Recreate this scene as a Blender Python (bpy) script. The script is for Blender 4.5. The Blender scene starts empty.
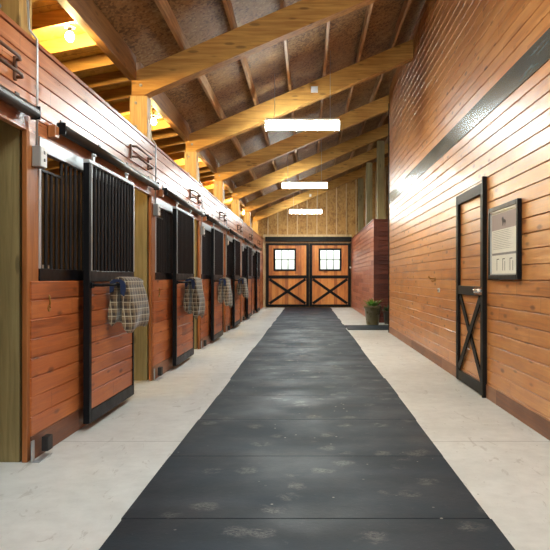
import bpy, bmesh, math, random
from mathutils import Vector, Matrix
random.seed(7)
scene = bpy.context.scene
C = scene.collection
F = 660.0                 # focal length in pixels of a 550 px wide frame
K = F/580.0               # depth scale
def yy(v): return v*K
PITCH = 3.05*K            # post and stall spacing

# ------------------------------------------------------------------ camera
cam = bpy.data.cameras.new('camera'); camo = bpy.data.objects.new('camera', cam); C.objects.link(camo)
cam.sensor_width = 36; cam.lens = F/550*36
cam.shift_x = -33/550; cam.shift_y = 3/550
cam.clip_start = 0.05; cam.clip_end = 300
camo.location = (0, 0, 1.22); camo.rotation_euler = (math.pi/2, 0, 0)
scene.camera = camo
# ------------------------------------------------------------------ world / exposure
scene.view_settings.view_transform = 'Standard'; scene.view_settings.look = 'None'
scene.view_settings.gamma = 1; scene.view_settings.exposure = 1.85; scene.view_settings.use_curve_mapping = False
w = bpy.data.worlds.new('sky'); scene.world = w; w.use_nodes = True
wn = w.node_tree; wn.nodes.clear()
sky = wn.nodes.new('ShaderNodeTexSky'); sky.sky_type = 'NISHITA'; sky.sun_disc = False
sky.sun_elevation = math.radians(50); sky.sun_rotation = math.radians(200); sky.air_density = 1.0; sky.dust_density = 2.5
bgn = wn.nodes.new('ShaderNodeBackground'); bgn.inputs[1].default_value = 0.22
won = wn.nodes.new('ShaderNodeOutputWorld')
wn.links.new(sky.outputs[0], bgn.inputs[0]); wn.links.new(bgn.outputs[0], won.inputs[0])
TUBE = 31.0               # emission of the fluorescent diffusers
BULB = 380.0              # emission of the bare bulbs
# portal in the open barn doorway behind the camera: only guides the sampling of the sky
pl = bpy.data.lights.new('doorway_portal', 'AREA'); pl.shape = 'RECTANGLE'; pl.size = 3.3; pl.size_y = 2.9
pl.cycles.is_portal = True
plo = bpy.data.objects.new('doorway_portal', pl); C.objects.link(plo)
plo.location = (0, yy(-4.6)-.1, 1.5); plo.rotation_euler = (math.pi/2, 0, 0)

# ------------------------------------------------------------------ node helpers
def sock(nt, s, v):
    if isinstance(v, bpy.types.NodeSocket): nt.links.new(v, s)
    elif v is not None:
        if hasattr(s, 'default_value'):
            try: s.default_value = v
            except Exception: s.default_value = (v[0], v[1], v[2], 1) if len(v) == 3 else v
def M(nt, op, a, b=None, c=None, clamp=False):
    n = nt.nodes.new('ShaderNodeMath'); n.operation = op; n.use_clamp = clamp
    sock(nt, n.inputs[0], a); sock(nt, n.inputs[1], b); sock(nt, n.inputs[2], c)
    return n.outputs[0]
def mix(nt, f, a, b, blend='MIX'):
    n = nt.nodes.new('ShaderNodeMix'); n.data_type = 'RGBA'; n.blend_type = blend
    sock(nt, n.inputs[0], f)
    for i, v in ((6, a), (7, b)):
        if isinstance(v, bpy.types.NodeSocket): nt.links.new(v, n.inputs[i])
        else: n.inputs[i].default_value = (v[0], v[1], v[2], 1)
    return n.outputs[2]
def comb(nt, x, y, z):
    n = nt.nodes.new('ShaderNodeCombineXYZ')
    for i, v in enumerate((x, y, z)): sock(nt, n.inputs[i], v)
    return n.outputs[0]
def smooth(nt, v, a, b, to0=0., to1=1.):
    n = nt.nodes.new('ShaderNodeMapRange'); n.interpolation_type = 'SMOOTHSTEP'
    sock(nt, n.inputs[0], v); n.inputs[1].default_value = a; n.inputs[2].default_value = b
    n.inputs[3].default_value = to0; n.inputs[4].default_value = to1
    return n.outputs[0]
def noise(nt, vec, scale, detail=3, rough=.5, dist=0.):
    n = nt.nodes.new('ShaderNodeTexNoise'); sock(nt, n.inputs['Vector'], vec)
    n.inputs['Scale'].default_value = scale; n.inputs['Detail'].default_value = detail
    n.inputs['Roughness'].default_value = rough; n.inputs['Distortion'].default_value = dist
    return n.outputs[0]
def voro(nt, vec, scale, feature='F1', out=0):
    n = nt.nodes.new('ShaderNodeTexVoronoi'); n.feature = feature; sock(nt, n.inputs['Vector'], vec)
    n.inputs['Scale'].default_value = scale
    return n.outputs[out]
def white(nt, vec):
    n = nt.nodes.new('ShaderNodeTexWhiteNoise'); n.noise_dimensions = '3D'; sock(nt, n.inputs['Vector'], vec)
    return n.outputs[0]
def base(name):
    m = bpy.data.materials.new(name); m.use_nodes = True; nt = m.node_tree
    return m, nt, nt.nodes['Principled BSDF']
def wpos(nt, local=False):
    if local:
        n = nt.nodes.new('ShaderNodeTexCoord'); o = n.outputs['Object']
    else:
        n = nt.nodes.new('ShaderNodeNewGeometry'); o = n.outputs['Position']
    s = nt.nodes.new('ShaderNodeSeparateXYZ'); nt.links.new(o, s.inputs[0])
    return s.outputs, o
def bump(nt, h, strength, dist=.01):
    n = nt.nodes.new('ShaderNodeBump'); n.inputs['Strength'].default_value = strength; n.inputs['Distance'].default_value = dist
    nt.links.new(h, n.inputs['Height']); return n.outputs[0]
def plain(name, col, rough=.5, metal=0., spec=.5, var=0.08, coat=0.):
    m, nt, b = base(name)
    s, p = wpos(nt)
    n = noise(nt, p, 9, 4, .6)
    dark = [c*(1-var*2.5) for c in col]; lite = [min(1, c*(1+var*1.5)) for c in col]
    nt.links.new(mix(nt, n, dark, lite), b.inputs['Base Color'])
    sock(nt, b.inputs['Roughness'], smooth(nt, n, .2, .8, max(0, rough-.07), min(1, rough+.07)))
    b.inputs['Metallic'].default_value = metal; b.inputs['Specular IOR Level'].default_value = spec
    b.inputs['Coat Weight'].default_value = coat
    return m
def emit(name, col, s):
    m, nt, b = base(name)
    b.inputs['Base Color'].default_value = (*[c*.8 for c in col], 1)
    b.inputs['Emission Color'].default_value = (*col, 1); b.inputs['Emission Strength'].default_value = s
    return m
def planks(name, c_dark, c_mid, c_lite, along=1, across=2, pitch=.13, z0=0., rough=.34, spec=.5, knots=1., blen=2.6, coat=0., var=1.):
    """knotty stained boards: every board its own tone, grain along it, knots, butt joints"""
    m, nt, b = base(name)
    s, p = wpos(nt)
    a, v = s[along], s[across]
    pid = M(nt, 'FLOOR', M(nt, 'DIVIDE', M(nt, 'SUBTRACT', v, z0), pitch))
    r1 = white(nt, comb(nt, pid, 3.7, 1.1))
    aoff = M(nt, 'ADD', a, M(nt, 'MULTIPLY', r1, 17.0))
    seg = M(nt, 'DIVIDE', aoff, blen)
    sid = M(nt, 'FLOOR', seg)
    r2 = white(nt, comb(nt, pid, sid, 8.3))
    grain = noise(nt, comb(nt, M(nt, 'MULTIPLY', aoff, 1.6), M(nt, 'MULTIPLY', v, 34.), M(nt, 'MULTIPLY', r2, 9.)), 1.0, 5, .62, .6)
    blot = noise(nt, comb(nt, M(nt, 'MULTIPLY', aoff, 1.3), M(nt, 'MULTIPLY', v, 3.), r2), 1.6, 3, .5)
    t = M(nt, 'ADD', M(nt, 'MULTIPLY', grain, .75), M(nt, 'MULTIPLY', blot, .45))
    t = M(nt, 'ADD', t, M(nt, 'MULTIPLY', M(nt, 'SUBTRACT', r2, .5), .45*var))
    c1 = mix(nt, smooth(nt, t, .32, .62), c_dark, c_mid)
    c2 = mix(nt, smooth(nt, t, .56, .88), c1, c_lite)
    kv = voro(nt, comb(nt, M(nt, 'MULTIPLY', aoff, 2.6), M(nt, 'MULTIPLY', v, 7.7), M(nt, 'MULTIPLY', pid, 3.1)), 1.0)
    kn = smooth(nt, M(nt, 'ADD', kv, M(nt, 'MULTIPLY', grain, .10)), .13, .27, knots*.8, 0.)
    c3 = mix(nt, kn, c2, [c_dark[0]*.42, c_dark[1]*.32, c_dark[2]*.3])
    fr = M(nt, 'FRACT', seg)
    jt = M(nt, 'LESS_THAN', fr, .004/blen*1.0)
    c4 = mix(nt, M(nt, 'MULTIPLY', jt, .8), c3, [c*.12 for c in c_dark])
    nt.links.new(c4, b.inputs['Base Color'])
    sock(nt, b.inputs['Roughness'], smooth(nt, grain, .2, .8, rough-.06, rough+.14))
    b.inputs['Specular IOR Level'].default_value = spec; b.inputs['Coat Weight'].default_value = coat; b.inputs['Coat Roughness'].default_value = .3
    nt.links.new(bump(nt, M(nt, 'ADD', grain, M(nt, 'MULTIPLY', blot, 1.6)), .35, .006), b.inputs['Normal'])
    return m
def timber(name, c_dark, c_lite, along=0, rough=.5, knots=1.):
    m, nt, b = base(name)
    s, p = wpos(nt)
    sc = [26., 26., 26.]; sc[along] = 1.6
    vec = comb(nt, *[M(nt, 'MULTIPLY', s[i], sc[i]) for i in range(3)])
    g = noise(nt, vec, 1, 5, .6, .5); bl = noise(nt, p, 1.7, 2)
    t = M(nt, 'ADD', M(nt, 'MULTIPLY', g, .8), M(nt, 'MULTIPLY', bl, .3))
    c = mix(nt, smooth(nt, t, .35, .78), c_dark, c_lite)
    ks = [9., 9., 9.]; ks[along] = 2.4
    kv = voro(nt, comb(nt, *[M(nt, 'MULTIPLY', s[i], ks[i]) for i in range(3)]), 1.)
    kn = smooth(nt, kv, .10, .2, .75*knots, 0.)
    nt.links.new(mix(nt, kn, c, [v*.25 for v in c_dark]), b.inputs['Base Color'])
    b.inputs['Roughness'].default_value = rough
    nt.links.new(bump(nt, g, .3, .006), b.inputs['Normal'])
    return m
def osb(name, c_dark, c_mid, c_lite, sc=26):
    m, nt, b = base(name)
    s, p = wpos(nt)
    cell = voro(nt, comb(nt, M(nt, 'MULTIPLY', s[0], 1.6), s[1], s[2]), sc, 'F1', 1)
    sp = nt.nodes.new('ShaderNodeSeparateColor'); nt.links.new(cell, sp.inputs[0])
    big = noise(nt, p, 2.2, 4, .6); fine = noise(nt, p, sc*1.2, 3, .7)
    t = M(nt, 'ADD', M(nt, 'MULTIPLY', sp.outputs[0], .30), M(nt, 'MULTIPLY', fine, .30))
    t = M(nt, 'ADD', t, M(nt, 'MULTIPLY', big, .60))
    c = mix(nt, smooth(nt, t, .38, .64), c_dark, c_mid)
    c = mix(nt, smooth(nt, t, .62, .95), c, c_lite)
    sx = M(nt, 'LESS_THAN', M(nt, 'FRACT', M(nt, 'DIVIDE', s[1], 1.22)), .006)
    nt.links.new(mix(nt, M(nt, 'MULTIPLY', sx, .8), c, [v*.2 for v in c_dark]), b.inputs['Base Color'])
    b.inputs['Roughness'].default_value = .7
    nt.links.new(bump(nt, t, .4, .004), b.inputs['Normal'])
    return m

# ------------------------------------------------------------------ materials
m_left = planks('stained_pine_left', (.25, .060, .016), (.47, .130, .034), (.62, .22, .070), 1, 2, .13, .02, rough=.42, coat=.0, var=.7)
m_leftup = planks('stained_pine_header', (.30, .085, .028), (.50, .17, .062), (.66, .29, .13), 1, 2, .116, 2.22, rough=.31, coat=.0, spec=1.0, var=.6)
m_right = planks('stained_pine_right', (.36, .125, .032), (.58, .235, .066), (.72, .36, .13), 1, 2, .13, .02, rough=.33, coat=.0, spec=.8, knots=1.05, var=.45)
m_partition = planks('red_stained_boards', (.30, .085, .048), (.48, .16, .09), (.58, .25, .15), 1, 2, .13, .02, rough=.36, knots=.5)
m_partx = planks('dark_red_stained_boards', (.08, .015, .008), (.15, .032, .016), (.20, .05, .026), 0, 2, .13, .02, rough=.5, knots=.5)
m_stallin = planks('shaded_stall_boards', (.045, .028, .014), (.08, .05, .025), (.12, .075, .04), 0, 2, .18, 0, rough=.6)  # dark base colour stands in for the shade inside the stalls
m_kick = planks('stained_kick_board', (.16, .060, .028), (.27, .115, .060), (.36, .18, .10), 1, 2, .16, 0, rough=.5, knots=.3)
m_trimwood = timber('orange_stained_trim', (.24, .075, .020), (.46, .165, .045), 2, .38, .3)
m_trimy = timber('orange_stained_rail', (.26, .070, .02), (.50, .170, .05), 1, .38, .3)
m_doorwood = planks('orange_vertical_boards', (.38, .10, .018), (.66, .21, .035), (.76, .31, .065), 2, 0, .135, 0, rough=.4, knots=.4, blen=9)
m_rafter = timber('glulam_pine', (.38, .165, .030), (.68, .37, .085), 0, .72, .8)
m_post = timber('yellow_lit_post', (.42, .23, .06), (.70, .45, .15), 2, .5, .8)  # yellow light on the upper post put into the colour
m_post_olive = timber('olive_post_timber', (.22, .165, .062), (.38, .295, .125), 2, .55, .7)  # olive tone: difference in light from the upper post put into the colour
m_purlin = timber('pine_purlin', (.33, .17, .07), (.62, .38, .18), 1, .6, .4)
m_joist = timber('pine_joist', (.36, .17, .035), (.58, .32, .07), 0, .6, .6)
m_girder = timber('brown_girder_timber', (.20, .09, .03), (.38, .19, .07), 1, .5, .6)
m_osb = osb('osb_roof_sheathing', (.12, .055, .018), (.31, .165, .058), (.48, .33, .15))
m_osb2 = osb('yellow_roof_sheathing', (.42, .25, .05), (.62, .42, .10), (.74, .55, .18), 14)
m_ply = osb('gable_sheathing', (.27, .12, .026), (.46, .23, .055), (.58, .35, .11), 12)
m_stud = timber('pine_stud', (.48, .30, .13), (.75, .54, .29), 2, .6, .3)
m_black = plain('black_painted_steel', (.004, .004, .0055), .45, 0, .16)
m_barblk = plain('black_tube_bars', (.006, .006, .008), .45, 0, .35)
m_track = plain('dark_track_steel', (.020, .013, .010), .40, 0, .5)
m_galv = plain('galvanised_steel', (.52, .55, .57), .38, .7)
m_chrome = plain('bright_chrome', (.75, .76, .78), .2, 1)
m_brass = plain('aged_brass', (.45, .27, .09), .35, .9)
m_brown = plain('brown_painted_steel', (.16, .085, .055), .4, .4)
m_blackwood = timber('black_stained_wood', (.003, .0026, .0024), (.012, .008, .006), 2, .55, .2)
m_blackwood.node_tree.nodes['Principled BSDF'].inputs['Specular IOR Level'].default_value = .2
m_white = plain('white_plastic', (.72, .71, .67), .45)
m_grey = plain('grey_plastic', (.30, .30, .29), .5)
m_tube = emit('lit_diffuser', (.90, 1.0, .99), TUBE)
m_bulb = emit('lit_bulb', (1.0, .72, .30), BULB)
m_fixture = plain('white_enamel', (.75, .74, .70), .4)
m_strap = plain('navy_fabric', (.010, .022, .07), .8)
m_blackrub = plain('black_rubber', (.012, .012, .012), .6)
m_pot = plain('olive_brown_glazed_pot', (.13, .11, .05), .3, 0, .5, .15)
m_potd = plain('dark_brown_pot', (.030, .020, .014), .4)
m_soil = plain('dark_soil', (.02, .013, .008), .9)
m_leaf = plain('green_leaf', (.16, .36, .06), .45, 0, .5, .2)
m_leafd = plain('dark_green_leaf', (.04, .09, .03), .5, 0, .5, .2)
m_grass = plain('grass_ground', (.10, .17, .05), .9, 0, .2, .2)
m_dirt = plain('stall_bedding', (.20, .15, .09), .95, 0, .1, .2)
# blue grey band
m_band, nt, b = base('slate_grey_painted_board')
s, p = wpos(nt)
g = noise(nt, comb(nt, s[0], M(nt, 'MULTIPLY', s[1], 1.2), M(nt, 'MULTIPLY', s[2], 9.)), 1.6, 5, .65, .5)
nt.links.new(mix(nt, smooth(nt, g, .3, .7), (.035, .05, .055), (.12, .155, .16)), b.inputs['Base Color'])
b.inputs['Roughness'].default_value = .24; b.inputs['Coat Weight'].default_value = .5; b.inputs['Coat Roughness'].default_value = .2
nt.links.new(bump(nt, g, .08, .004), b.inputs['Normal'])
# concrete
m_conc, nt, b = base('cream_concrete')
s, p = wpos(nt)
n1 = noise(nt, p, .9, 4, .55); n2 = noise(nt, p, 7, 5, .65); n3 = noise(nt, comb(nt, M(nt, 'MULTIPLY', s[0], 2.), M(nt, 'MULTIPLY', s[1], .6), 0.), 4, 4, .7, 1.6)
t = M(nt, 'ADD', M(nt, 'MULTIPLY', n1, .5), M(nt, 'MULTIPLY', n2, .5))
c = mix(nt, smooth(nt, t, .3, .7), (.57, .57, .535), (.73, .735, .70))
c = mix(nt, smooth(nt, n3, .60, .66, 0, .55), c, (.44, .42, .38))
sp = smooth(nt, voro(nt, p, 7), .03, .06, .7, 0.)
c = mix(nt, M(nt, 'MULTIPLY', sp, smooth(nt, n2, .5, .6)), c, (.16, .13, .10))
jn = M(nt, 'LESS_THAN', M(nt, 'ABSOLUTE', M(nt, 'SUBTRACT', M(nt, 'FRACT', M(nt, 'DIVIDE', s[1], PITCH)), .42)), .0015)
c = mix(nt, M(nt, 'MULTIPLY', jn, .6), c, (.15, .13, .11))
nt.links.new(c, b.inputs['Base Color']); b.inputs['Roughness'].default_value = .55
nt.links.new(bump(nt, M(nt, 'ADD', n2, n3), .35, .006), b.inputs['Normal'])
# rubber mat with dusty hoof and shoe marks
m_mat, nt, b = base('dusty_black_rubber_mat')
s, p = wpos(nt)
n1 = noise(nt, p, 1.3, 5, .6); n2 = noise(nt, p, 26, 4, .7); n3 = noise(nt, comb(nt, s[0], M(nt, 'MULTIPLY', s[1], 1.), 0.), 4.5, 3, .6, 1.)
big = smooth(nt, n1, .35, .75)
n4 = noise(nt, comb(nt, M(nt, 'MULTIPLY', s[0], .35), M(nt, 'MULTIPLY', s[1], 2.2), 0.), 1.2, 3)
c = mix(nt, M(nt, 'MULTIPLY', M(nt, 'ADD', big, smooth(nt, n4, .35, .7)), .5), (.0045, .0092, .0160), (.022, .038, .053))
sm = voro(nt, comb(nt, s[0], s[1], 0.), 3.6); sm = smooth(nt, M(nt, 'ADD', sm, M(nt, 'MULTIPLY', noise(nt, p, 9, 4, .7), .55)), .42, .60, 1, 0)
ring = noise(nt, comb(nt, M(nt, 'MULTIPLY', s[0], 22.), M(nt, 'MULTIPLY', s[1], 60.), 0.), 1, 3, .8, 2.)
sm = M(nt, 'MULTIPLY', sm, smooth(nt, ring, .42, .58))
sm = M(nt, 'MULTIPLY', sm, smooth(nt, n3, .36, .52))
c = mix(nt, M(nt, 'MULTIPLY', sm, .7), c, (.15, .15, .135))
dots = smooth(nt, voro(nt, p, 9), .05, .085, .9, 0.)
c = mix(nt, M(nt, 'MULTIPLY', dots, smooth(nt, n1, .45, .6)), c, (.35, .34, .30))
c = mix(nt, smooth(nt, n2, .62, .8, 0, .35), c, (.11, .115, .115))
nt.links.new(c, b.inputs['Base Color'])
sock(nt, b.inputs['Roughness'], smooth(nt, n1, .3, .7, .50, .70))
b.inputs['Specular IOR Level'].default_value = .32
nt.links.new(bump(nt, n2, .5, .003), b.inputs['Normal'])
# tartan blanket
def tartan(name, bg, dk, ln, off):
    m, nt, b = base(name)
    s, p = wpos(nt, True)
    def band(v, per, o, wdt): return M(nt, 'LESS_THAN', M(nt, 'FRACT', M(nt, 'ADD', M(nt, 'DIVIDE', v, per), o)), wdt)
    per = .060
    u = M(nt, 'ADD', s[0], M(nt, 'MULTIPLY', s[1], 1.))
    h1, h2 = band(u, per, off, .45), band(s[2], per, off, .45)
    l1, l2 = band(u, per, off+.12, .11), band(s[2], per, off+.12, .11)
    c = mix(nt, M(nt, 'MULTIPLY', M(nt, 'ADD', h1, h2), .48), bg, dk)
    c = mix(nt, M(nt, 'MULTIPLY', M(nt, 'ADD', l1, l2), .75, clamp=True), c, ln)
    nz = noise(nt, p, 180, 2)
    c = mix(nt, M(nt, 'MULTIPLY', nz, .35), c, (.05, .035, .02))
    nt.links.new(c, b.inputs['Base Color']); b.inputs['Roughness'].default_value = .9
    b.inputs['Sheen Weight'].default_value = .3
    nt.links.new(bump(nt, nz, .4, .003), b.inputs['Normal'])
    return m
m_tartan = tartan('tan_tartan_wool', (.23, .155, .08), (.028, .016, .011), (.60, .53, .38), .1)
m_tartan2 = tartan('brown_tartan_wool', (.20, .14, .08), (.030, .02, .015), (.58, .52, .38), .3)
# glass
m_glass, nt, b = base('window_glass')
b.inputs['Base Color'].default_value = (.95, 1, .98, 1); b.inputs['Roughness'].default_value = .02
b.inputs['Transmission Weight'].default_value = 1; b.inputs['IOR'].default_value = 1.01
m_pglass, nt, b = base('picture_glass')
b.inputs['Base Color'].default_value = (1, 1, 1, 1); b.inputs['Transmission Weight'].default_value = 1; b.inputs['Roughness'].default_value = .03; b.inputs['IOR'].default_value = 1.2

# ------------------------------------------------------------------ mesh helpers
class MB:
    def __init__(s): s.bm = bmesh.new()
    def box(s, x0, x1, y0, y1, z0, z1, mtx=None):
        vs = [s.bm.verts.new((x, y, z)) for x in (x0, x1) for y in (y0, y1) for z in (z0, z1)]
        for f in ((0,1,3,2), (4,6,7,5), (0,4,5,1), (2,3,7,6), (0,2,6,4), (1,5,7,3)):
            s.bm.faces.new([vs[i] for i in f])
        if mtx:
            for v in vs: v.co = mtx @ v.co
        return s
    def prism(s, pts, axis, a0, a1):
        """closed 2-D outline in the other two axes, extruded along axis"""
        def P(p, a):
            l = list(p); l.insert(axis, a); return l
        A = [s.bm.verts.new(P(p, a0)) for p in pts]; B = [s.bm.verts.new(P(p, a1)) for p in pts]
        n = len(pts)
        for i in range(n): s.bm.faces.new((A[i], A[(i+1) % n], B[(i+1) % n], B[i]))
        s.bm.faces.new(A[::-1]); s.bm.faces.new(B)
        return s
    def tube(s, pts, r, seg=8, caps=True):
        pts = [Vector(p) for p in pts]; rings = []
        up = None
        for i, p in enumerate(pts):
            d = (pts[min(i+1, len(pts)-1)]-pts[max(i-1, 0)]).normalized()
            if up is None: up = d.orthogonal().normalized()
            up = (up-d*up.dot(d)).normalized(); q = d.cross(up)
            rr = r[i] if isinstance(r, (list, tuple)) else r
            rings.append([s.bm.verts.new(p+(up*math.cos(t)+q*math.sin(t))*rr) for t in [2*math.pi*k/seg for k in range(seg)]])
        for a, b2 in zip(rings, rings[1:]):
            for k in range(seg):
                f = s.bm.faces.new((a[k], a[(k+1) % seg], b2[(k+1) % seg], b2[k])); f.smooth = True
        if caps: s.bm.faces.new(rings[0][::-1]); s.bm.faces.new(rings[-1])
        return s
    def lathe(s, prof, cx=0, cy=0, seg=28, flute=0.):
        rings = []
        for r, z in prof:
            rings.append([s.bm.verts.new((cx+r*(1+flute*math.cos(8*t))*math.cos(t), cy+r*(1+flute*math.cos(8*t))*math.sin(t), z)) for t in [2*math.pi*k/seg for k in range(seg)]])
        for a, b2 in zip(rings, rings[1:]):
            for k in range(seg):
                f = s.bm.faces.new((a[k], a[(k+1) % seg], b2[(k+1) % seg], b2[k])); f.smooth = True
        s.bm.faces.new(rings[0][::-1]); s.bm.faces.new(rings[-1])
        return s
    def sphere(s, c, r, sz=1.):
        g = bmesh.ops.create_uvsphere(s.bm, u_segments=16, v_segments=10, radius=r)
        for v in g['verts']: v.co = Vector((v.co.x, v.co.y, v.co.z*sz))+Vector(c)
        for v in g['verts']:
            for f in v.link_faces: f.smooth = True
        return s
    def build(s, name, mat, parent=None, bevel=0.):
        bmesh.ops.recalc_face_normals(s.bm, faces=s.bm.faces)
        me = bpy.data.meshes.new(name); s.bm.to_mesh(me); s.bm.free()
        me.materials.append(mat)
        o = bpy.data.objects.new(name, me); C.objects.link(o)
        if parent: o.parent = parent
        if bevel:
            m = o.modifiers.new('edge', 'BEVEL'); m.width = bevel; m.segments = 2; m.limit_method = 'ANGLE'; m.angle_limit = .7
        return o
def board_profile(z0, z1, pitch, d0, d1, zs=None, c=.0065, g=.024):
    """outline (depth, height): back at d0, grooved face at d1"""
    sg = 1 if d1 > d0 else -1
    pts = []; start = z0 if zs is None else zs
    ed = [z0]; z = start
    while z < z1-1e-4:
        if z > z0+.02: ed.append(z)
        z += pitch
    if z1-ed[-1] < .02: ed.pop()
    ed.append(z1)
    for a, b2 in zip(ed, ed[1:]):
        pts += [(d1-sg*g, a+.0008), (d1-sg*g, a+c*.5), (d1-sg*c*.4, a+c*.6), (d1, a+c), (d1, b2-c), (d1-sg*c*.4, b2-c*.6), (d1-sg*g, b2-c*.5), (d1-sg*g, b2-.0008)]
    pts += [(d0, z1), (d0, z0)]
    return pts
def tag(o, label=None, cat=None, group=None, kind=None):
    if label: o['label'] = label
    if cat: o['category'] = cat
    if group: o['group'] = group
    if kind: o['kind'] = kind
    return o
def empty(name, loc=(0, 0, 0), rz=0., label=None, cat=None, group=None, kind=None):
    o = bpy.data.objects.new(name, None); C.objects.link(o); o.location = loc; o.rotation_euler = (0, 0, rz)
    o.empty_display_size = .1
    return tag(o, label, cat, group, kind)
kids = {}
def copy_tree(o, parent=None):
    c = o.copy(); C.objects.link(c)
    if parent: c.parent = parent
    for ch in list(o.children): copy_tree(ch, c)
    return c
def struct(o): o['kind'] = 'structure'; return o
ORD = ['first', 'second', 'third', 'fourth', 'fifth', 'sixth', 'seventh', 'eighth', 'ninth', 'tenth', 'eleventh', 'twelfth',
       'thirteenth', 'fourteenth', 'fifteenth', 'sixteenth', 'seventeenth', 'eighteenth', 'nineteenth', 'twentieth',
       'twenty-first', 'twenty-second', 'twenty-third', 'twenty-fourth', 'twenty-fifth', 'twenty-sixth']

# ------------------------------------------------------------------ the setting
XL, XR = -1.854, 1.82
YE = yy(24.0); YB = yy(-4.6)
HW = 2.80                                   # height of the stall fronts
def zr(x): return 3.43+.425*(x+1.88)        # underside of the rafters
RD = .34                                    # rafter depth (vertical)
XRR = 4.8
DK = .19                                    # purlin depth: the sheathing lies on the purlins, they on the rafters
def zd(x): return zr(x)+RD+DK
struct(MB().box(-6.0, 5.2, YB, YE+.15, -.12, 0).build('floor', m_conc))
struct(MB().box(-60, 60, YE+.15, 150, -.30, -.14).box(-60, 60, -60, YB, -.30, -.14).build('ground', m_grass))
struct(MB().box(-5.5, -2.12, YB, YE, .0, .015).build('floor_stalls', m_dirt))
# left wall: boards above the stall fronts
wl = MB()
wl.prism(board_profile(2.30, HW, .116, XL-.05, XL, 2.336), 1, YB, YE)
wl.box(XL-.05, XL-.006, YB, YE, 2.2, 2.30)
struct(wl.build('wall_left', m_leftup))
struct(MB().box(XL-.09, XL+.012, YB, YE, HW, HW+.03).build('trim_1', m_trimy, None, .003))
# plain boarded front at the near and far ends of the row
PY = [yy(3.84)+PITCH*k for k in range(-1, 7)]      # front edge of the posts, k = -1..6
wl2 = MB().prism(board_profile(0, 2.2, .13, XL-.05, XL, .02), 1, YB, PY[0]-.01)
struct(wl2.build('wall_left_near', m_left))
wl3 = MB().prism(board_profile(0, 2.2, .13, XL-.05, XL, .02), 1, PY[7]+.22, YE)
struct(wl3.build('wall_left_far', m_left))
# right wall
wr = MB()
ztop = zr(XR)+.02
zt = zd(XR)
YR1 = yy(12.98)
wr.prism(board_profile(0, 2.87, .13, XR+.10, XR, .16), 1, YB, YR1)
wr.prism(board_profile(3.10, zt-.01, .13, XR+.10, XR, 3.10), 1, YB, YR1)
struct(wr.build('wall_right', m_right))
struct(MB().box(XR-.008, XR+.10, YB, YR1, 2.87, 3.10).build('trim_2', m_band, None, .003))
struct(MB().box(XR-.010, XR+.0, YB, YR1-.03, 0, .14).build('baseboard_right', m_kick, None, .003))
struct(MB().box(XR-.02, XR+.12, YR1, YR1+.03, 0, zt-.4).build('trim_3', m_blackwood))
# alcove beyond the right wall
YA = yy(15.8)
struct(MB().prism(board_profile(0, HW, .13, 1.90, 1.79, .02, c=.013), 1, YA+.02, YE-.02).build('wall_alcove_side', m_partition))
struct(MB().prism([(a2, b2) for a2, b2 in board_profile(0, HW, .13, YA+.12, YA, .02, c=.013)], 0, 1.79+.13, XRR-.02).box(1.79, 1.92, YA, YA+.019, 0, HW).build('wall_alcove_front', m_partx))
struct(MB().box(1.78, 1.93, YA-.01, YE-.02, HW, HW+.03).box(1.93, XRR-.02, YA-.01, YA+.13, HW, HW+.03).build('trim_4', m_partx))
struct(MB().box(XRR, XRR+.1, YR1, YE, 0, zd(XRR)-.02).build('wall_far_right', m_ply))
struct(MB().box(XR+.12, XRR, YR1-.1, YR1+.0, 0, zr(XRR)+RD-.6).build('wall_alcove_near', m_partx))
# back wall of the stalls
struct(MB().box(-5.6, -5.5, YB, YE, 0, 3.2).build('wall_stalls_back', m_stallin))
# roof
def slab(x0, x1, zf, t, y0, y1): return MB().prism([(x0, zf(x0)), (x1, zf(x1)), (x1, zf(x1)+t), (x0, zf(x0)+t)], 1, y0, y1)
zl = lambda x: 3.80+.2*(x+2.1)
struct(slab(-2.12, XR+.1, zd, .03, YB, YR1).prism([(a, b2) for a, b2 in ((-2.12, zd(-2.12)), (XRR+.1, zd(XRR+.1)), (XRR+.1, zd(XRR+.1)+.03), (-2.12, zd(-2.12)+.03))], 1, YR1, YE+.1).build('ceiling', m_osb))
struct(slab(-5.6, -2.14, zl, .03, YB, YE+.1).build('ceiling_stalls', m_osb2))
# near gable with an open doorway
gn = MB()
gn.box(-5.6, -1.75, YB-.1, YB, 0, 3.0).box(1.75, 2.0, YB-.1, YB, 0, 3.0)
gn.prism([(-5.6, 3.0), (2.0, 3.0), (2.0, zd(2.0)), (-2.12, zd(-2.12)), (-5.6, 3.1)], 1, YB-.1, YB)
struct(gn.build('wall_near', m_ply))
# far gable: sheathing with window openings behind the doors
gf = MB()
wz0, wz1 = 1.53, 2.42
wins = [(-1.40, -.51), (.46, 1.36)]
gx = [-5.6, -1.40, -.51, .46, 1.36, XRR+.1]
for a, b2 in ((0, 1), (2, 3), (4, 5)): gf.box(gx[a], gx[b2], YE+.045, YE+.13, 0, 3.0)
for a, b2 in wins: gf.box(a, b2, YE+.045, YE+.13, 0, wz0).box(a, b2, YE+.045, YE+.13, wz1, 3.0)
gf.prism([(-5.6, 3.0), (XRR+.1, 3.0), (XRR+.1, zd(XRR+.1)), (-2.12, zd(-2.12)), (-5.6, 3.08)], 1, YE+.045, YE+.13)
struct(gf.build('wall_end', m_ply))
# header over the end doors
struct(MB().box(-1.76, 1.80, YE-.14, YE-.045, 2.72, 2.92).build('trim_5', m_blackwood, None, .006))
struct(MB().box(-1.852, 1.80, YE-.0, YE+.044, 2.60, 3.02).box(-1.852, -1.72, YE, YE+.044, 0, 2.6).box(1.74, 1.80, YE, YE+.044, 0, 2.6).build('trim_6', m_stud))

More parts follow.
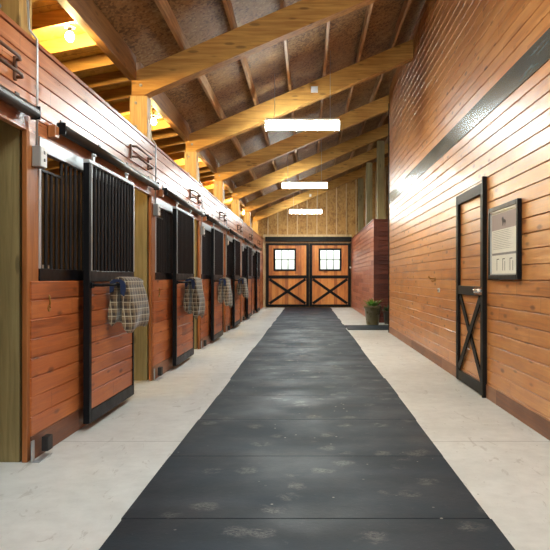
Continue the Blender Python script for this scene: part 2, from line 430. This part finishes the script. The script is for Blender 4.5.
# ------------------------------------------------------------------ end doors
def end_door(x0, x1, win, n, left):
    d = empty('door_%d' % n, ((x0+x1)/2, YE-.03, 0), kind='structure')
    cx = (x0+x1)/2; X0, X1 = x0-cx, x1-cx; a, b2 = win[0]-cx, win[1]-cx
    t, s_, lo = 2.66, .12, .03
    p = MB()
    for (u0, u1, v0, v1) in ((X0+.02, X1-.02, lo, wz0), (X0+.02, X1-.02, wz1, t), (X0+.02, a, wz0, wz1), (b2, X1-.02, wz0, wz1)):
        p.box(u0, u1, .0, .03, v0, v1)
    p.build('board_panel', m_doorwood, d)
    f = MB()
    f.box(X0, X0+s_, -.025, 0, lo, t).box(X1-s_, X1, -.025, 0, lo, t)
    f.box(X0+s_, X1-s_, -.025, 0, lo, lo+.10).box(X0+s_, X1-s_, -.025, 0, t-.09, t).box(X0+s_, X1-s_, -.025, 0, 1.20, 1.33)
    f.build('door_frame', m_blackwood, d, .004)
    def brace(xa, za, xb, zb, y0, y1, name):
        L = math.hypot(xb-xa, zb-za); an = math.atan2(zb-za, xb-xa)
        m = Matrix.Translation(((xa+xb)/2, 0, (za+zb)/2)) @ Matrix.Rotation(-an, 4, 'Y')
        MB().box(-L/2, L/2, y0, y1, -.055, .055, m).build(name, m_blackwood, d, .003)
    brace(X0+s_+.03, .17, X1-s_-.03, 1.17, -.022, -.001, 'cross_brace')
    brace(X0+s_+.03, 1.17, X1-s_-.03, .17, -.040, -.023, 'cross_brace')
    wf = MB(); fw = .055
    wf.box(a-.02, a+fw, -.03, .045, wz0-.02, wz1+.02).box(b2-fw, b2+.02, -.03, .045, wz0-.02, wz1+.02)
    wf.box(a+fw, b2-fw, -.03, .045, wz0-.02, wz0+fw).box(a+fw, b2-fw, -.03, .045, wz1-fw, wz1+.02)
    wo = wf.build('window_frame', m_blackwood, d)
    mu = MB(); W = (b2-a-2*fw)
    for i in (1, 2): mu.box(a+fw+W*i/3-.017, a+fw+W*i/3+.017, -.012, .028, wz0+fw, wz1-fw)
    zc = (wz0+wz1)/2; 
    for i in range(3): mu.box(a+fw+W*i/3+.017*(i>0), a+fw+W*(i+1)/3-.017*(i<2), -.012, .028, zc-.017, zc+.017)
    mu.build('muntins', m_blackwood, wo)
    MB().box(a+fw, b2-fw, .030, .036, wz0+fw, wz1-fw).build('pane', m_glass, wo)
    hx = X1-.06 if left else X0+.06
    h = MB().tube([(hx, -.026, 1.02), (hx, -.065, 1.05), (hx, -.065, 1.17), (hx, -.026, 1.19)], .009)
    h.build('handle', m_black, d)
    return d
end_door(-1.74, .045, wins[0], 1, True)
end_door(.055, 1.77, wins[1], 2, False)
# latch box on the right of the end doors
lb = MB().box(1.72, 1.785, YE-.10, YE-.06, 1.62, 1.70).build('door_stop_plate', m_white)
tag(lb, 'small white plate at the right edge of the far barn doors', 'plate')

# ------------------------------------------------------------------ posts and roof timbers
def post_set(k, y):
    right = y > YR1-.5
    return
lab_l = ['out of the near end', 'beside the nearest stall opening', 'between first and second stall fronts', 'between second and third stall fronts',
         'between third and fourth stall fronts', 'between fourth and fifth stall fronts', 'between fifth and sixth stall fronts', 'nearest the far doors']
P0 = empty('timber_post', (-2.015, PY[0]+.1, 0))
MB().box(-.105, .105, -.1, .1, 0, HW-.1).build('lower_post', m_post_olive, P0, .004)  # one post in two tones, its change of light painted in
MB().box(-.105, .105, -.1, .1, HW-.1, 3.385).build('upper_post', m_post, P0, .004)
for dz in (3.30, 3.02, 2.90):
    MB().tube([(.0-.03, -.101, dz), (-.03, -.125, dz)], .014, 6).tube([(-.03, -.101, dz), (-.03, -.107, dz)], .017, 12).build('bolt', m_grey, P0)
for k in range(8):
    P = P0 if k == 0 else copy_tree(P0)
    P.location = (-2.015, PY[k]+.1, 0)
    tag(P, ('square timber post at the stall row, ' + lab_l[k]), 'post', 'timber posts along the stall row')
def right_post(y, which):
    P = empty('timber_post', (2.03, y, 0), 0, which, 'post', 'timber posts above the red partition')
    MB().box(-.10, .10, -.1, .1, HW+.031, zr(1.93)-.01).build('upper_post', m_post_olive, P, .004)
for k, wh in zip((5, 6, 7), ('nearest of the tall dark posts rising behind the red partition', 'middle tall post rising behind the red partition', 'farthest tall post behind the red partition, by the gable')):
    right_post(PY[k]+.2, wh)

RT = .09
for k in range(8):
    y = PY[k]+.1
    x1 = XR-.012 if y < YR1-.3 else XRR-.02
    r = MB(); x0 = -2.10
    r.prism([(x0, zr(x0)), (x0+.06, zr(x0+.06)-.03), (-1.88, zr(-1.88)), (x1, zr(x1)), (x1, zr(x1)+RD-.012), (x0, zr(x0)+RD-.012)], 1, y-RT, y+RT)
    o = empty('roof_rafter', (0, y, 0), 0)
    for v in r.bm.verts: v.co.y -= y
    r.build('beam', m_rafter, o, .004)
    MB().tube([(-1.99, -RT, zr(-1.99)+.13), (-1.99, -RT-.02, zr(-1.99)+.13)], .016, 6).tube([(-1.99, -RT, zr(-1.99)+.13), (-1.99, -RT-.006, zr(-1.99)+.13)], .02, 12).build('bolt', m_grey, o)
    tag(o, 'sloping orange roof beam on the %s post of the stall row' % ORD[k], 'beam', 'sloping roof beams over the aisle')
# sensor box and junction on the beams
tag(MB().box(.05, .13, PY[7]+.1-RT-.05, PY[7]+.1-RT-.001, zr(.09)+.06, zr(.09)+.16).build('junction_box', m_white, None, .004), 'small white box on the roof beam by the farthest light', 'box')
tag(MB().box(.05, .17, PY[3]+.1-RT-.05, PY[3]+.1-RT-.001, zr(.11)+.12, zr(.11)+.22).build('junction_box', m_white, None, .004), 'small white sensor box on the beam just beyond the first light', 'box')
# purlins on top of the beams
xs = [-1.49+.59*i for i in range(11)]
gy = [YB]+[y+.1 for y in PY]+[YE+.045]
po = {}
for i, x in enumerate(xs):
    if x > XRR-.1: continue
    far = x > XR-.05
    z0_ = zr(x+.02)+RD-.002; 
    if far not in po: o = MB().box(-.02, .02, 0, (YE+.04)-(YR1+.01 if far else YB+.01), 0, DK-.018).build('roof_purlin', m_purlin); po[far] = o
    else: o = po[far].copy(); C.objects.link(o)
    o.location = (x, YR1+.01 if far else YB+.01, z0_)
    tag(o, 'thin pine purlin under the roof sheathing, %s up the slope from the stalls' % ORD[i], 'purlin', 'purlins under the aisle roof')
# girder above the posts and stall roof joists
for bi in range(len(gy)-1):
    a = gy[bi]+(.092 if bi > 0 else 0); b2 = gy[bi+1]-(.092 if bi < len(gy)-2 else 0)
    tag(MB().box(-2.13, -2.04, a, b2, 3.57, zd(-2.13)-.002).build('girder', m_girder, None, .003), 'brown girder between the tops of the stall posts, %s span from the near end' % ORD[bi], 'girder', 'girders linking the stall posts')
jp = None; n = 0
y = YB+.3
sp_j = .62
while y < YE-.1:
    if all(abs(y-(p+.1)) > .0 for p in PY):
        if jp is None:
            jp = MB().prism([(-5.49, zl(-5.49)-.145), (-2.14, zl(-2.14)-.145), (-2.14, zl(-2.14)-.004), (-5.49, zl(-5.49)-.004)], 1, -.02, .02).build('stall_roof_joist', m_joist); o = jp
        else: o = jp.copy(); C.objects.link(o)
        o.location = (0, y, 0)
        tag(o, 'yellow pine joist in the ceiling over the stalls, seen above the left wall', 'joist', 'joists over the stalls')
        n += 1
    y += sp_j
# studs of the far gable
st = None
i = 0; x = -1.66
while x < 4.6:
    zt2 = zd(x-.019)-.012
    o = MB().box(-.019, .019, -.085, 0, 3.022, zt2).build('wall_stud', m_stud)
    o.location = (x, YE+.043, 0)
    tag(o, 'pale pine stud on the far gable wall above the doors, %s from the left' % ORD[i], 'stud', 'studs of the far gable')
    x += .406; i += 1

# ------------------------------------------------------------------ lights
def fixture(y, label):
    t = empty('tube_light', (-.09, y, 3.71), 0, label, 'light', 'tube lights over the aisle')
    L = .61
    d = MB(); pr = [(-.105, .035), (-.11, -.01), (-.085, -.06), (-.04, -.085), (.04, -.085), (.085, -.06), (.11, -.01), (.105, .035)]
    d.prism(pr, 0, -L+.02, L-.02).build('diffuser', m_tube, t)
    MB().box(-L+.01, L-.01, -.12, .12, .036, .075).build('housing', m_fixture, t, .004)
    for s_ in (-1, 1):
        MB().box(s_*(L-.019), s_*(L+.004), -.12, .12, -.095, .035).build('end_cap', m_fixture, t, .006)
        top = zd(-.09+s_*.45)
        MB().tube([(s_*.45, 0, .076), (s_*.45, 0, top-3.71-.002)], .004, 6).build('hanger_chain', m_galv, t)
    return t
for v, l in ((-2.7+.2, 'behind the camera'), (3.3, 'above the camera')): pass
LY = [yy(9.4)-4*PITCH, yy(9.4)-2*PITCH, yy(9.4), yy(9.4)+2*PITCH, yy(9.4)+4*PITCH]
for y, l in zip(LY, ('lit tube light behind the camera by the open doorway', 'long lit tube light near the camera, above the frame', 'nearest and largest lit tube light hanging over the aisle', 'middle lit tube light hanging over the aisle', 'farthest lit tube light, in front of the end gable')): fixture(y, l)
def bulb(y, i):
    t = empty('bulb_lamp', (-2.30, y, 3.55), 0, 'bare bulb lamp above the stalls, %s from the camera' % ORD[i], 'lamp', 'bare bulbs over the stalls')
    z = 3.50
    MB().sphere((0, 0, 0), .042, 1.15).build('bulb', m_bulb, t)
    MB().tube([(0, 0, .045), (.0, 0, .085)], .024, 12).build('socket', m_black, t)
    MB().tube([(0, 0, .086), (0, 0, .10)], .05, 14).tube([(0, 0, .10), (.0, 0, zl(-2.3)-3.555)], .03, 10).build('base', m_grey, t)
for i in range(7): bulb(yy(5.6)+PITCH*(i-0), i) if yy(5.6)+PITCH*i < YE-.5 else None

# ------------------------------------------------------------------ stall fronts
def L(v): return v*K
tw = .055
def make_front(open_feed=True):
    r = empty('stall_front', (XL-.025, 0, 0))  # only the fixed front of a stall, not the stall itself
    f0, f1 = .0, L(1.93)
    MB().box(-.012, .022, 0, .19, 0, 2.2).build('jamb_board', m_trimwood, r, .003)
    MB().box(-.015, .022, .191, f1-.031, 0, 1.199).build('backing_board', m_kick, r)
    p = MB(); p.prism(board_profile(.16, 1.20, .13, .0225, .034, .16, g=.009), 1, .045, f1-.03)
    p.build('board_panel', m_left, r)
    MB().box(.0225, .038, .045, f1-.03, 0, .16).build('kick_board', m_kick, r, .003)
    MB().box(-.025, .030, .191, f1, 1.20, 1.285).build('sill_rail', m_black, r, .004)
    MB().box(-.024, .040, f1-.03, f1, 0, 1.20).build('end_channel', m_black, r)
    MB().box(-.018, .032, .191, f1, 2.10, 2.2).build('head_rail', m_galv, r, .003)
    MB().box(-.018, .028, .191, .225, 1.286, 2.10).build('side_rail', m_galv, r, .003); MB().box(-.018, .028, f1-.035, f1, 1.286, 2.10).build('side_rail', m_galv, r, .003)
    b_ = MB(); y = .26; n_ = 0
    while y < f1-.05:
        zt_ = 1.97 if n_ < 4 else 2.10
        b_.tube([(.005, y, 1.285), (.005, y, zt_)], .014, 8, False); y += .098; n_ += 1
    b_.box(-.008, .018, .225, .26+4*.098, 1.97, 1.985)
    b_.build('bar_grille', m_barblk, r)
    MB().box(-.05, -.026, .24, .52, 1.29, 1.315).build('feeder_lip', m_white, r)
    q = MB().tube([(.03, .34, 1.10), (.04, .34, 1.085), (.042, .345, 1.04), (.034, .35, 1.02)], .006, 6)
    q.tube([(.036, .34+.02*math.cos(t), 1.005+.022*math.sin(t)) for t in [2*math.pi*i/10 for i in range(11)]], .0045, 6)
    q.build('snap_hook', m_brass, r)
    return r
def make_door():
    r = empty('stall_door', (XL+.09, 0, 0))
    w0, w1 = 0., L(1.19)
    t, b0 = 2.17, .055
    f = MB()
    f.box(-.028, .022, w0, w0+.06, b0, t-.03).box(-.028, .022, w1-.04, w1, b0, t-.03)
    f.box(-.028, .022, w0+.06, w1-.04, b0, b0+.10).box(-.028, .022, w0+.06, w1-.04, 1.19, 1.28)
    f.build('door_frame', m_black, r, .004)
    MB().box(-.028, .024, w0, w1, t-.03, t).build('top_rail', m_galv, r, .003)
    MB().box(.0225, .026, w0+.046, w0+.06, 1.28, t-.03).box(.0225, .026, w1-.03, w1-.0, 1.285, t-.03).build('edge_strip', m_galv, r)
    b_ = MB(); y = w0+.10
    while y < w1-.05:
        b_.tube([(0, y, 1.28), (0, y, t-.03)], .014, 8, False); y += .098
    b_.build('bar_grille', m_barblk, r)
    p = MB(); p.prism(board_profile(b0+.10, 1.19, .13, -.014, .012, b0+.10+.02), 1, w0+.06, w1-.04)
    p.build('board_panel', m_left, r)
    for yh in (.16, w1-.2):
        MB().box(-.012, .0, yh, yh+.05, t, t+.075).tube([(-.02, yh+.025, t+.06), (.014, yh+.025, t+.06)], .012, 8).build('hanger', m_galv, r)
    return r
def make_bar(r):
    bb = MB().tube([(.0225, .06, 1.163), (.10, .11, 1.163), (.19, L(.86), 1.163)], .013, 8)
    bb.build('blanket_bar', m_black, r)
    MB().box(.0225, .034, .03, .09, 1.14, 1.185).build('bar_bracket', m_black, r)
def make_track():
    r = empty('door_track', (XL+.055, 0, 0))
    t0, t1 = L(.40), L(3.04)
    MB().tube([(0, t0, 2.308), (0, t1, 2.308)], .040, 12).build('rail', m_track, r)
    MB().box(-.03, .034, t0-.012, t0-.0005, 2.264, 2.352).build('end_cap', m_black, r)
    MB().box(-.03, .034, t1+.0005, t1+.012, 2.265, 2.352).build('end_cap', m_black, r)
    for i in range(4):
        y = t0+.15+(t1-t0-.3)*i/3
        MB().box(-.0545, -.0, y-.03, y+.03, 2.3485, 2.357).box(-.0545, -.048, y-.03, y+.03, 2.357, 2.40).build('bracket', m_track, r)
    MB().box(-.054, .0, t0-.12, t0-.04, 2.225, 2.31).build('spacer_block', m_trimwood, r, .004)
    return r
def make_rack():
    r = empty('blanket_rack', (XL, 0, 0))
    y0, y1 = 0, .66*K
    for z, dx in ((2.595, .062), (2.485, .075)):
        MB().tube([(.02, y0, z), (dx, y0+.02, z), (dx, y1-.06, z), (dx-.02, y1, z), (.02, y1, z-.0)], .0115, 8).build('rod', m_brown, r)
    for y in (y0, y1):
        MB().box(.0005, .02, y-.014, y+.014, 2.465, 2.615).build('bracket', m_brown, r, .004)
    return r
def make_switch():
    r = empty('switch_box', (XL, 0, 0))
    MB().box(.0005, .055, .07, .18, 1.97, 2.11).build('box', m_grey, r, .004)
    MB().box(.056, .062, .075, .175, 1.975, 2.105).build('cover_plate', m_white, r, .002)
    for z in (2.01, 2.06): MB().box(.0625, .07, .118, .132, z, z+.02).build('toggle', m_grey, r)
    MB().tube([(.02, .10, 2.11), (.025, .10, 2.45), (.025, .10, 2.83), (-.03, .10, 2.90), (-.03, .06, 3.2)], .0085, 8).build('conduit', m_galv, r)
    return r
def make_guide():
    r = empty('door_guide', (XL, 0, 0))
    MB().box(.0395, .085, .13, .22, .04, .14).build('roller_block', m_blackrub, r, .006)
    MB().box(.0225, .031, .0, .042, .0, .14).box(.031, .08, .0, .042, .0, .006).box(.0395, .08, .042, .22, .0, .006).build('floor_bracket', m_galv, r, .001)
    return r
fr0, dr0, tk0, rk0, sw0, gd0 = make_front(), make_door(), make_track(), make_rack(), make_switch(), make_guide()
drb = make_door(); make_bar(drb)
first = True; used_plain = used_bar = False
def inst(proto, used, y):
    o = copy_tree(proto) if used else proto
    o.location.y = y
    return o
nm = ['stall behind the camera side', 'nearest stall', 'second stall', 'third stall', 'fourth stall', 'fifth stall', 'sixth stall']
for k in range(0, 7):
    y = PY[k]-.01; u = k > 0; N_ = nm[k]
    tag(inst(fr0, u, y), 'fixed front of the %s, orange boards below a black bar grille' % N_, 'stall front', 'stall fronts on the left')
    if k in (1, 2, 3, 4):
        d = inst(drb, used_bar, y+L(.79)); used_bar = True
    else:
        d = inst(dr0, used_plain, y+L(.79)); used_plain = True
    tag(d, 'sliding barred door of the %s, black frame over orange boards' % N_, 'sliding door', 'sliding stall doors')
    tag(inst(tk0, u, y), 'black sliding door track above the %s' % N_, 'track', 'door tracks')
    tag(inst(rk0, u, y-.90*K if False else y+L(2.21)), 'brown double rod rack on the wall above the %s opening' % N_, 'rack', 'blanket racks')
    tag(inst(sw0, u, y), 'grey switch box with white cover on the jamb of the %s' % N_, 'switch box', 'switch boxes')
    tag(inst(gd0, u, y), 'black door roller guide at the foot of the %s front' % N_, 'door guide', 'door guides at floor level')
# partitions between stalls
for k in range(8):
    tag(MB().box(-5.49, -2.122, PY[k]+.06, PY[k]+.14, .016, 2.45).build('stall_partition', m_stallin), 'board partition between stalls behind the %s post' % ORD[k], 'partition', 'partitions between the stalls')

# ------------------------------------------------------------------ blankets
def blanket(y, mat, label, seed, w=.50, drop=.46, dropw=.42):
    lo = .44                                   # start along the bar
    sl = .09/(L(.86)-.11)
    bx = XL+.085+.10+(lo-.11)*sl
    o = empty('horse_blanket', (bx, y+L(.79)+lo, 0), -math.atan(sl), label, 'blanket', 'plaid blankets on the stall doors')
    zb = 1.163
    def outline(u):        # closed cross section (x, z): centre line with a half thickness, rounded at both hems
        c = []; nA = 12
        sw = .012*math.sin(u*7+seed)
        d1 = drop*(1+.05*math.sin(u*5+seed)); d2 = dropw*(1+.05*math.cos(u*6+seed))
        def hh(t, big): return (.027+big*math.sin(math.pi*min(1, t*.95))**.8)*math.sqrt(max(0.02, 1-max(0, (t-.86)/.14)**2))*(1+.10*math.sin(9*t+u*6+seed))
        for i in range(nA, -1, -1):            # aisle flap, hem to fold
            t = i/nA; h = hh(t, .026); c.append((.022+.030+.040*t+.012*math.sin(3*t+seed)*t+sw*t, zb-d1*t, h, 1, 0))
        for i in range(1, 7):
            a = math.pi*i/7; c.append((.062*math.cos(a)*1., zb+.040*math.sin(a), .030, math.cos(a), math.sin(a)))
        for i in range(nA+1):
            t = i/nA; h = hh(t, .014); c.append((-.022-.030-.018*t+sw*t*.4, zb-d2*t, h, -1, 0))
        out = [(x+nx*h, z+nz*h) for x, z, h, nx, nz in c]
        inn = [(x-nx*min(h, .030+h*.4), z-nz*min(h, .026)) for x, z, h, nx, nz in c]
        return out+inn[::-1]
    bm = bmesh.new(); rings = []; n_ = 16
    for j in range(n_+1):
        u = j/n_; pts = outline(u); e = 1-.10*(abs(2*u-1)**4)
        xm = 0
        rings.append([bm.verts.new((x*(1-.12*abs(2*u-1)**6), w*u+.016*math.sin(z*19+seed+x*8), z if z < zb else zb+(z-zb)*e)) for x, z in pts])
    m_ = len(rings[0])
    for a, b2 in zip(rings, rings[1:]):
        for i in range(m_):
            f = bm.faces.new((a[i], a[(i+1) % m_], b2[(i+1) % m_], b2[i])); f.smooth = True
    for rg in (rings[0], rings[-1]):
        for i in range(m_//2-1):
            bm.faces.new((rg[i], rg[i+1], rg[m_-2-i], rg[m_-1-i]))
    mb = MB(); mb.bm.free(); mb.bm = bm
    mb.build('folded_cloth', mat, o)
    ln = MB()
    pts = [(.060, zb-.10), (.074, zb-.04)]+[(.070*math.cos(math.pi*i/6), zb+.006+.042*math.sin(math.pi*i/6)) for i in range(7)]+[(-.066, zb-.07)]
    inner = [(-.036, zb-.06)]+[(.026*math.cos(math.pi-math.pi*i/6), zb+.024*math.sin(math.pi*i/6)) for i in range(7)]+[(.030, zb-.08)]
    ln.prism(pts+inner, 1, -.034, -.020)
    ln.build('navy_lining', m_strap, o)
    return o
blanket(PY[1]-.01, m_tartan, 'tan plaid horse blanket hung on the nearest stall door', 1, .42, .40, .35)
blanket(PY[2]-.01, m_tartan2, 'brown plaid horse blanket hung on the second stall door', 2.3, .34, .50, .44)
blanket(PY[3]-.01, m_tartan2, 'brown plaid horse blanket hung on the third stall door', 3.6, .34, .50, .42)
blanket(PY[4]-.01, m_tartan2, 'small dark plaid horse blanket hung on the fourth stall door', 4.1, .32, .44, .36)

# ------------------------------------------------------------------ rubber mats
y = yy(2.91)-yy(1.02)*4; i = 0
ML = yy(1.02)
while y+.3 < YE-.2:
    r_ = random.Random(i*3+1)
    dx = r_.uniform(-.012, .012); a = y+.003; b2 = min(y+ML-.003, YE-.16)
    o = MB().box(-.933+dx, .92+dx, a-(a+b2)/2, b2-(a+b2)/2, 0, .014).build('rubber_mat', m_mat, None, .003)
    o.location = (0, (a+b2)/2, 0); o.rotation_euler.z = 0
    tag(o, 'dusty black rubber mat down the aisle, %s from the near end' % ORD[i], 'mat', 'rubber mats down the aisle')
    y += ML; i += 1
tag(MB().box(.936, 4.5, yy(13.6), yy(14.85), 0, .014).build('rubber_mat', m_mat, None, .003), 'grey rubber mat crossing into the side passage before the potted plant', 'mat')

# ------------------------------------------------------------------ tack room door on the right wall
DY0, DY1 = yy(5.93), yy(7.0)
t = empty('dutch_door', (XR, (DY0+DY1)/2, 0), 0, 'tall black framed boarded door with cross brace, flush in the right wall', 'door')
h = (DY1-DY0)/2; s_ = .095
f = MB(); a, b2 = -.036, -.0005
f.box(a, b2, -h, -h+s_, .012, 2.20).box(a, b2, h-s_, h, .012, 2.20).box(a, b2, -h+s_, h-s_, 2.09, 2.20)
f.build('door_frame', m_blackwood, t, .004)
MB().box(a-.010, -.0005, -h-.04, -h-.001, .0, 2.255).build('jamb_strip', m_blackwood, t, .003)
MB().box(a+.004, b2, -h+s_, h-s_, 1.03, 1.13).build('mid_rail', m_blackwood, t, .003)
MB().box(a+.004, b2-.010, -h+s_, h-s_, .012, .13).build('bottom_rail', m_blackwood, t, .003)
def brace_yz(ya, za, yb, zb, x0, x1, mat, par, wd=.045):
    Ln = math.hypot(yb-ya, zb-za); an = math.atan2(zb-za, yb-ya)
    m = Matrix.Translation((0, (ya+yb)/2, (za+zb)/2)) @ Matrix.Rotation(an, 4, 'X')
    MB().box(x0, x1, -Ln/2, Ln/2, -wd, wd, m).build('cross_brace', mat, par, .003)
brace_yz(-h+s_+.03, .16, h-s_-.03, 1.01, -.018, -.004, m_blackwood, t)
brace_yz(-h+s_+.03, 1.01, h-s_-.03, .16, -.033, -.019, m_blackwood, t)
MB().box(a-.006, a-.0005, -h+.01, -h+.30, 1.045, 1.125).tube([(a-.006, -h+.14, 1.085), (a-.03, -h+.14, 1.085), (a-.035, -h+.02, 1.09)], .015).sphere((a-.018, -h+.22, 1.085), .026).build('latch', m_chrome, t)
for z in (.3, .72, 1.9): MB().box(a-.004, a, h-.085, h-.02, z, z+.05).build('hinge', m_black, t)

# framed poster
FY0, FY1 = yy(4.93), yy(5.74)
t = empty('framed_poster', (XR, (FY0+FY1)/2, 0), 0, 'black framed horse show poster on the right wall beside the boarded door', 'picture')
h = (FY1-FY0)/2; z0, z1 = 1.205, 1.90; fw = .045
f = MB()
for (u0, u1, v0, v1) in ((-h, -h+fw, z0, z1), (h-fw, h, z0, z1), (-h+fw, h-fw, z0, z0+fw), (-h+fw, h-fw, z1-fw, z1)): f.box(-.040, -.001, u0, u1, v0, v1)
f.build('frame', m_black, t, .006)
f = MB(); g = fw; e = .010
for (u0, u1, v0, v1) in ((-h+g, -h+g+e, z0+g, z1-g), (h-g-e, h-g, z0+g, z1-g), (-h+g+e, h-g-e, z0+g, z0+g+e), (-h+g+e, h-g-e, z1-g-e, z1-g)): f.box(-.032, -.012, u0, u1, v0, v1)
f.build('silver_fillet', m_galv, t)
pm = plain('poster_paper', (.90, .90, .82), .7, 0, .3, .03)
pt = plain('poster_top_panel', (.46, .38, .36), .7, 0, .3, .03)
pk = plain('poster_ink', (.06, .05, .05), .7, 0, .3, .03)
pg = plain('poster_grey_ink', (.30, .30, .29), .7, 0, .3, .03)
py0, py1, pz0, pz1 = -h+g+e, h-g-e, z0+g+e, z1-g-e
MB().box(-.018, -.012, py0, py1, pz0, pz1).build('print', pm, t)
ph = pz1-pz0; pw = py1-py0
MB().box(-.0195, -.0182, py0+.02, py1-.02, pz1-ph*.29, pz1-.02).build('top_panel', pt, t)
def YZ(u, v): return (py1-u*pw, pz0+v*ph)       # u left to right as seen from the aisle, v up
def poly(mb, uv, x=-.0205):
    mb.prism([YZ(u, v) for u, v in uv], 0, x, x+.0008); return mb
hs = [(.44,.775), (.455,.80), (.45,.83), (.44,.86), (.425,.875), (.43,.90), (.45,.915), (.47,.925), (.485,.915), (.50,.89), (.53,.87), (.565,.865), (.585,.84), (.58,.80), (.57,.82), (.56,.835), (.555,.79), (.545,.765), (.54,.80), (.53,.825), (.50,.825), (.485,.80), (.475,.765), (.465,.80)]
ho = MB(); poly(ho, [(u, v-.02) for u, v in hs], -.0208); ho.build('horse_emblem', pk, t)
ink = MB(); rr = random.Random(5)
for r0 in range(11):
    v = .68-r0*.028
    poly(ink, [(.08, v), (.08+.8*rr.uniform(.75, 1), v), (.08+.8*.7, v+.005), (.08, v+.005)], -.0192)
ink.build('text_lines', pg, t)
ink = MB(); poly(ink, [(.03, .30), (.97, .30), (.97, .335), (.03, .335)], -.0195); ink.build('divider_band', pg, t)
for u, hh_ in ((.22, 1), (.45, 2), (.72, 1)):
    ink = MB(); poly(ink, [(u, .05), (u+.014, .05), (u+.014, .228), (u+.09, .228), (u+.09, .24), (u, .24)], -.0192)
    ink.build('figure_drawing', pk, t)
for u in (.53, .82):
    ink = MB(); poly(ink, [(u, .05), (u+.012, .05), (u+.012, .20), (u, .20)], -.0192); ink.build('figure_drawing', pk, t)

# hooks and outlet on right wall
t = empty('wall_hook', (XR, yy(8.3), 1.2), 0, 'small brass hook on the right wall left of the boarded door', 'hook')
MB().box(-.008, -.0005, -.03, .03, -.03, .03).build('plate', m_brass, t, .002)
MB().tube([(-.008, 0, .01), (-.07, 0, .01), (-.09, 0, .03), (-.09, .0, .05)], .008).tube([(-.008, 0, -.015), (-.04, 0, -.03), (-.055, 0, -.015)], .007).tube([(-.07, -.05, .012), (-.07, .06, .0)], .008).build('hook_arm', m_brass, t)
t = empty('wall_outlet', (XR, yy(8.05), 1.05), 0, 'small white outlet on the right wall just below the brass hook', 'outlet')
MB().box(-.012, -.0005, -.06, .06, -.03, .03).build('cover', m_white, t, .003)
MB().box(-.016, -.0121, -.035, -.01, -.015, .015).box(-.016, -.0121, .01, .035, -.015, .015).build('socket', m_grey, t)

# ------------------------------------------------------------------ potted plants
def pot(x, y, z, R, H, mat, leafm, label, seed, leaves=26, ll=.22):
    rnd = random.Random(seed)
    t = empty('potted_plant', (x, y, z), 0, label, 'plant')
    MB().lathe([(R*.66, 0), (R*.70, .015), (R*.93, H*.86), (R*1.0, H*.87), (R*1.03, H*.93), (R*1.0, H), (R*.90, H), (R*.86, H*.93)], flute=.01).build('pot', mat, t)
    MB().lathe([(R*.84, H*.90), (R*.855, H*.94)]).build('soil', m_soil, t)
    f = MB(); 
    for i in range(leaves):
        a = rnd.uniform(0, 2*math.pi); l_ = ll*rnd.uniform(.6, 1.1); tilt = rnd.uniform(.25, 1.25); r0 = R*rnd.uniform(0, .5)
        d = Vector((math.cos(a), math.sin(a), 0)); q = Vector((-math.sin(a), math.cos(a), 0)); pv = None
        n_ = 6; L_ = []; R_ = []
        for j in range(n_+1):
            s2 = j/n_; bend = tilt*(.5+.8*s2)
            c = d*(r0+l_*s2*math.sin(min(bend, 1.7)))+Vector((0, 0, H*.94+l_*s2*math.cos(min(bend, 1.9))))
            wv = .026*math.sin(math.pi*min(1, .12+s2*.88))+.001
            L_.append(f.bm.verts.new(c+q*wv)); R_.append(f.bm.verts.new(c-q*wv+Vector((0, 0, .004))))
        for j in range(n_):
            fc = f.bm.faces.new((L_[j], R_[j], R_[j+1], L_[j+1])); fc.smooth = True
    f.build('foliage', leafm, t)
pot(1.68, yy(15.1), 0, .225, .50, m_pot, m_leaf, 'leafy green plant in a tall olive brown pot at the partition corner', 3, 44, .26)
pot(2.12, yy(15.4), 0, .13, .34, m_potd, m_leafd, 'small dark plant in a brown pot half hidden behind the right wall', 8, 26, .20)
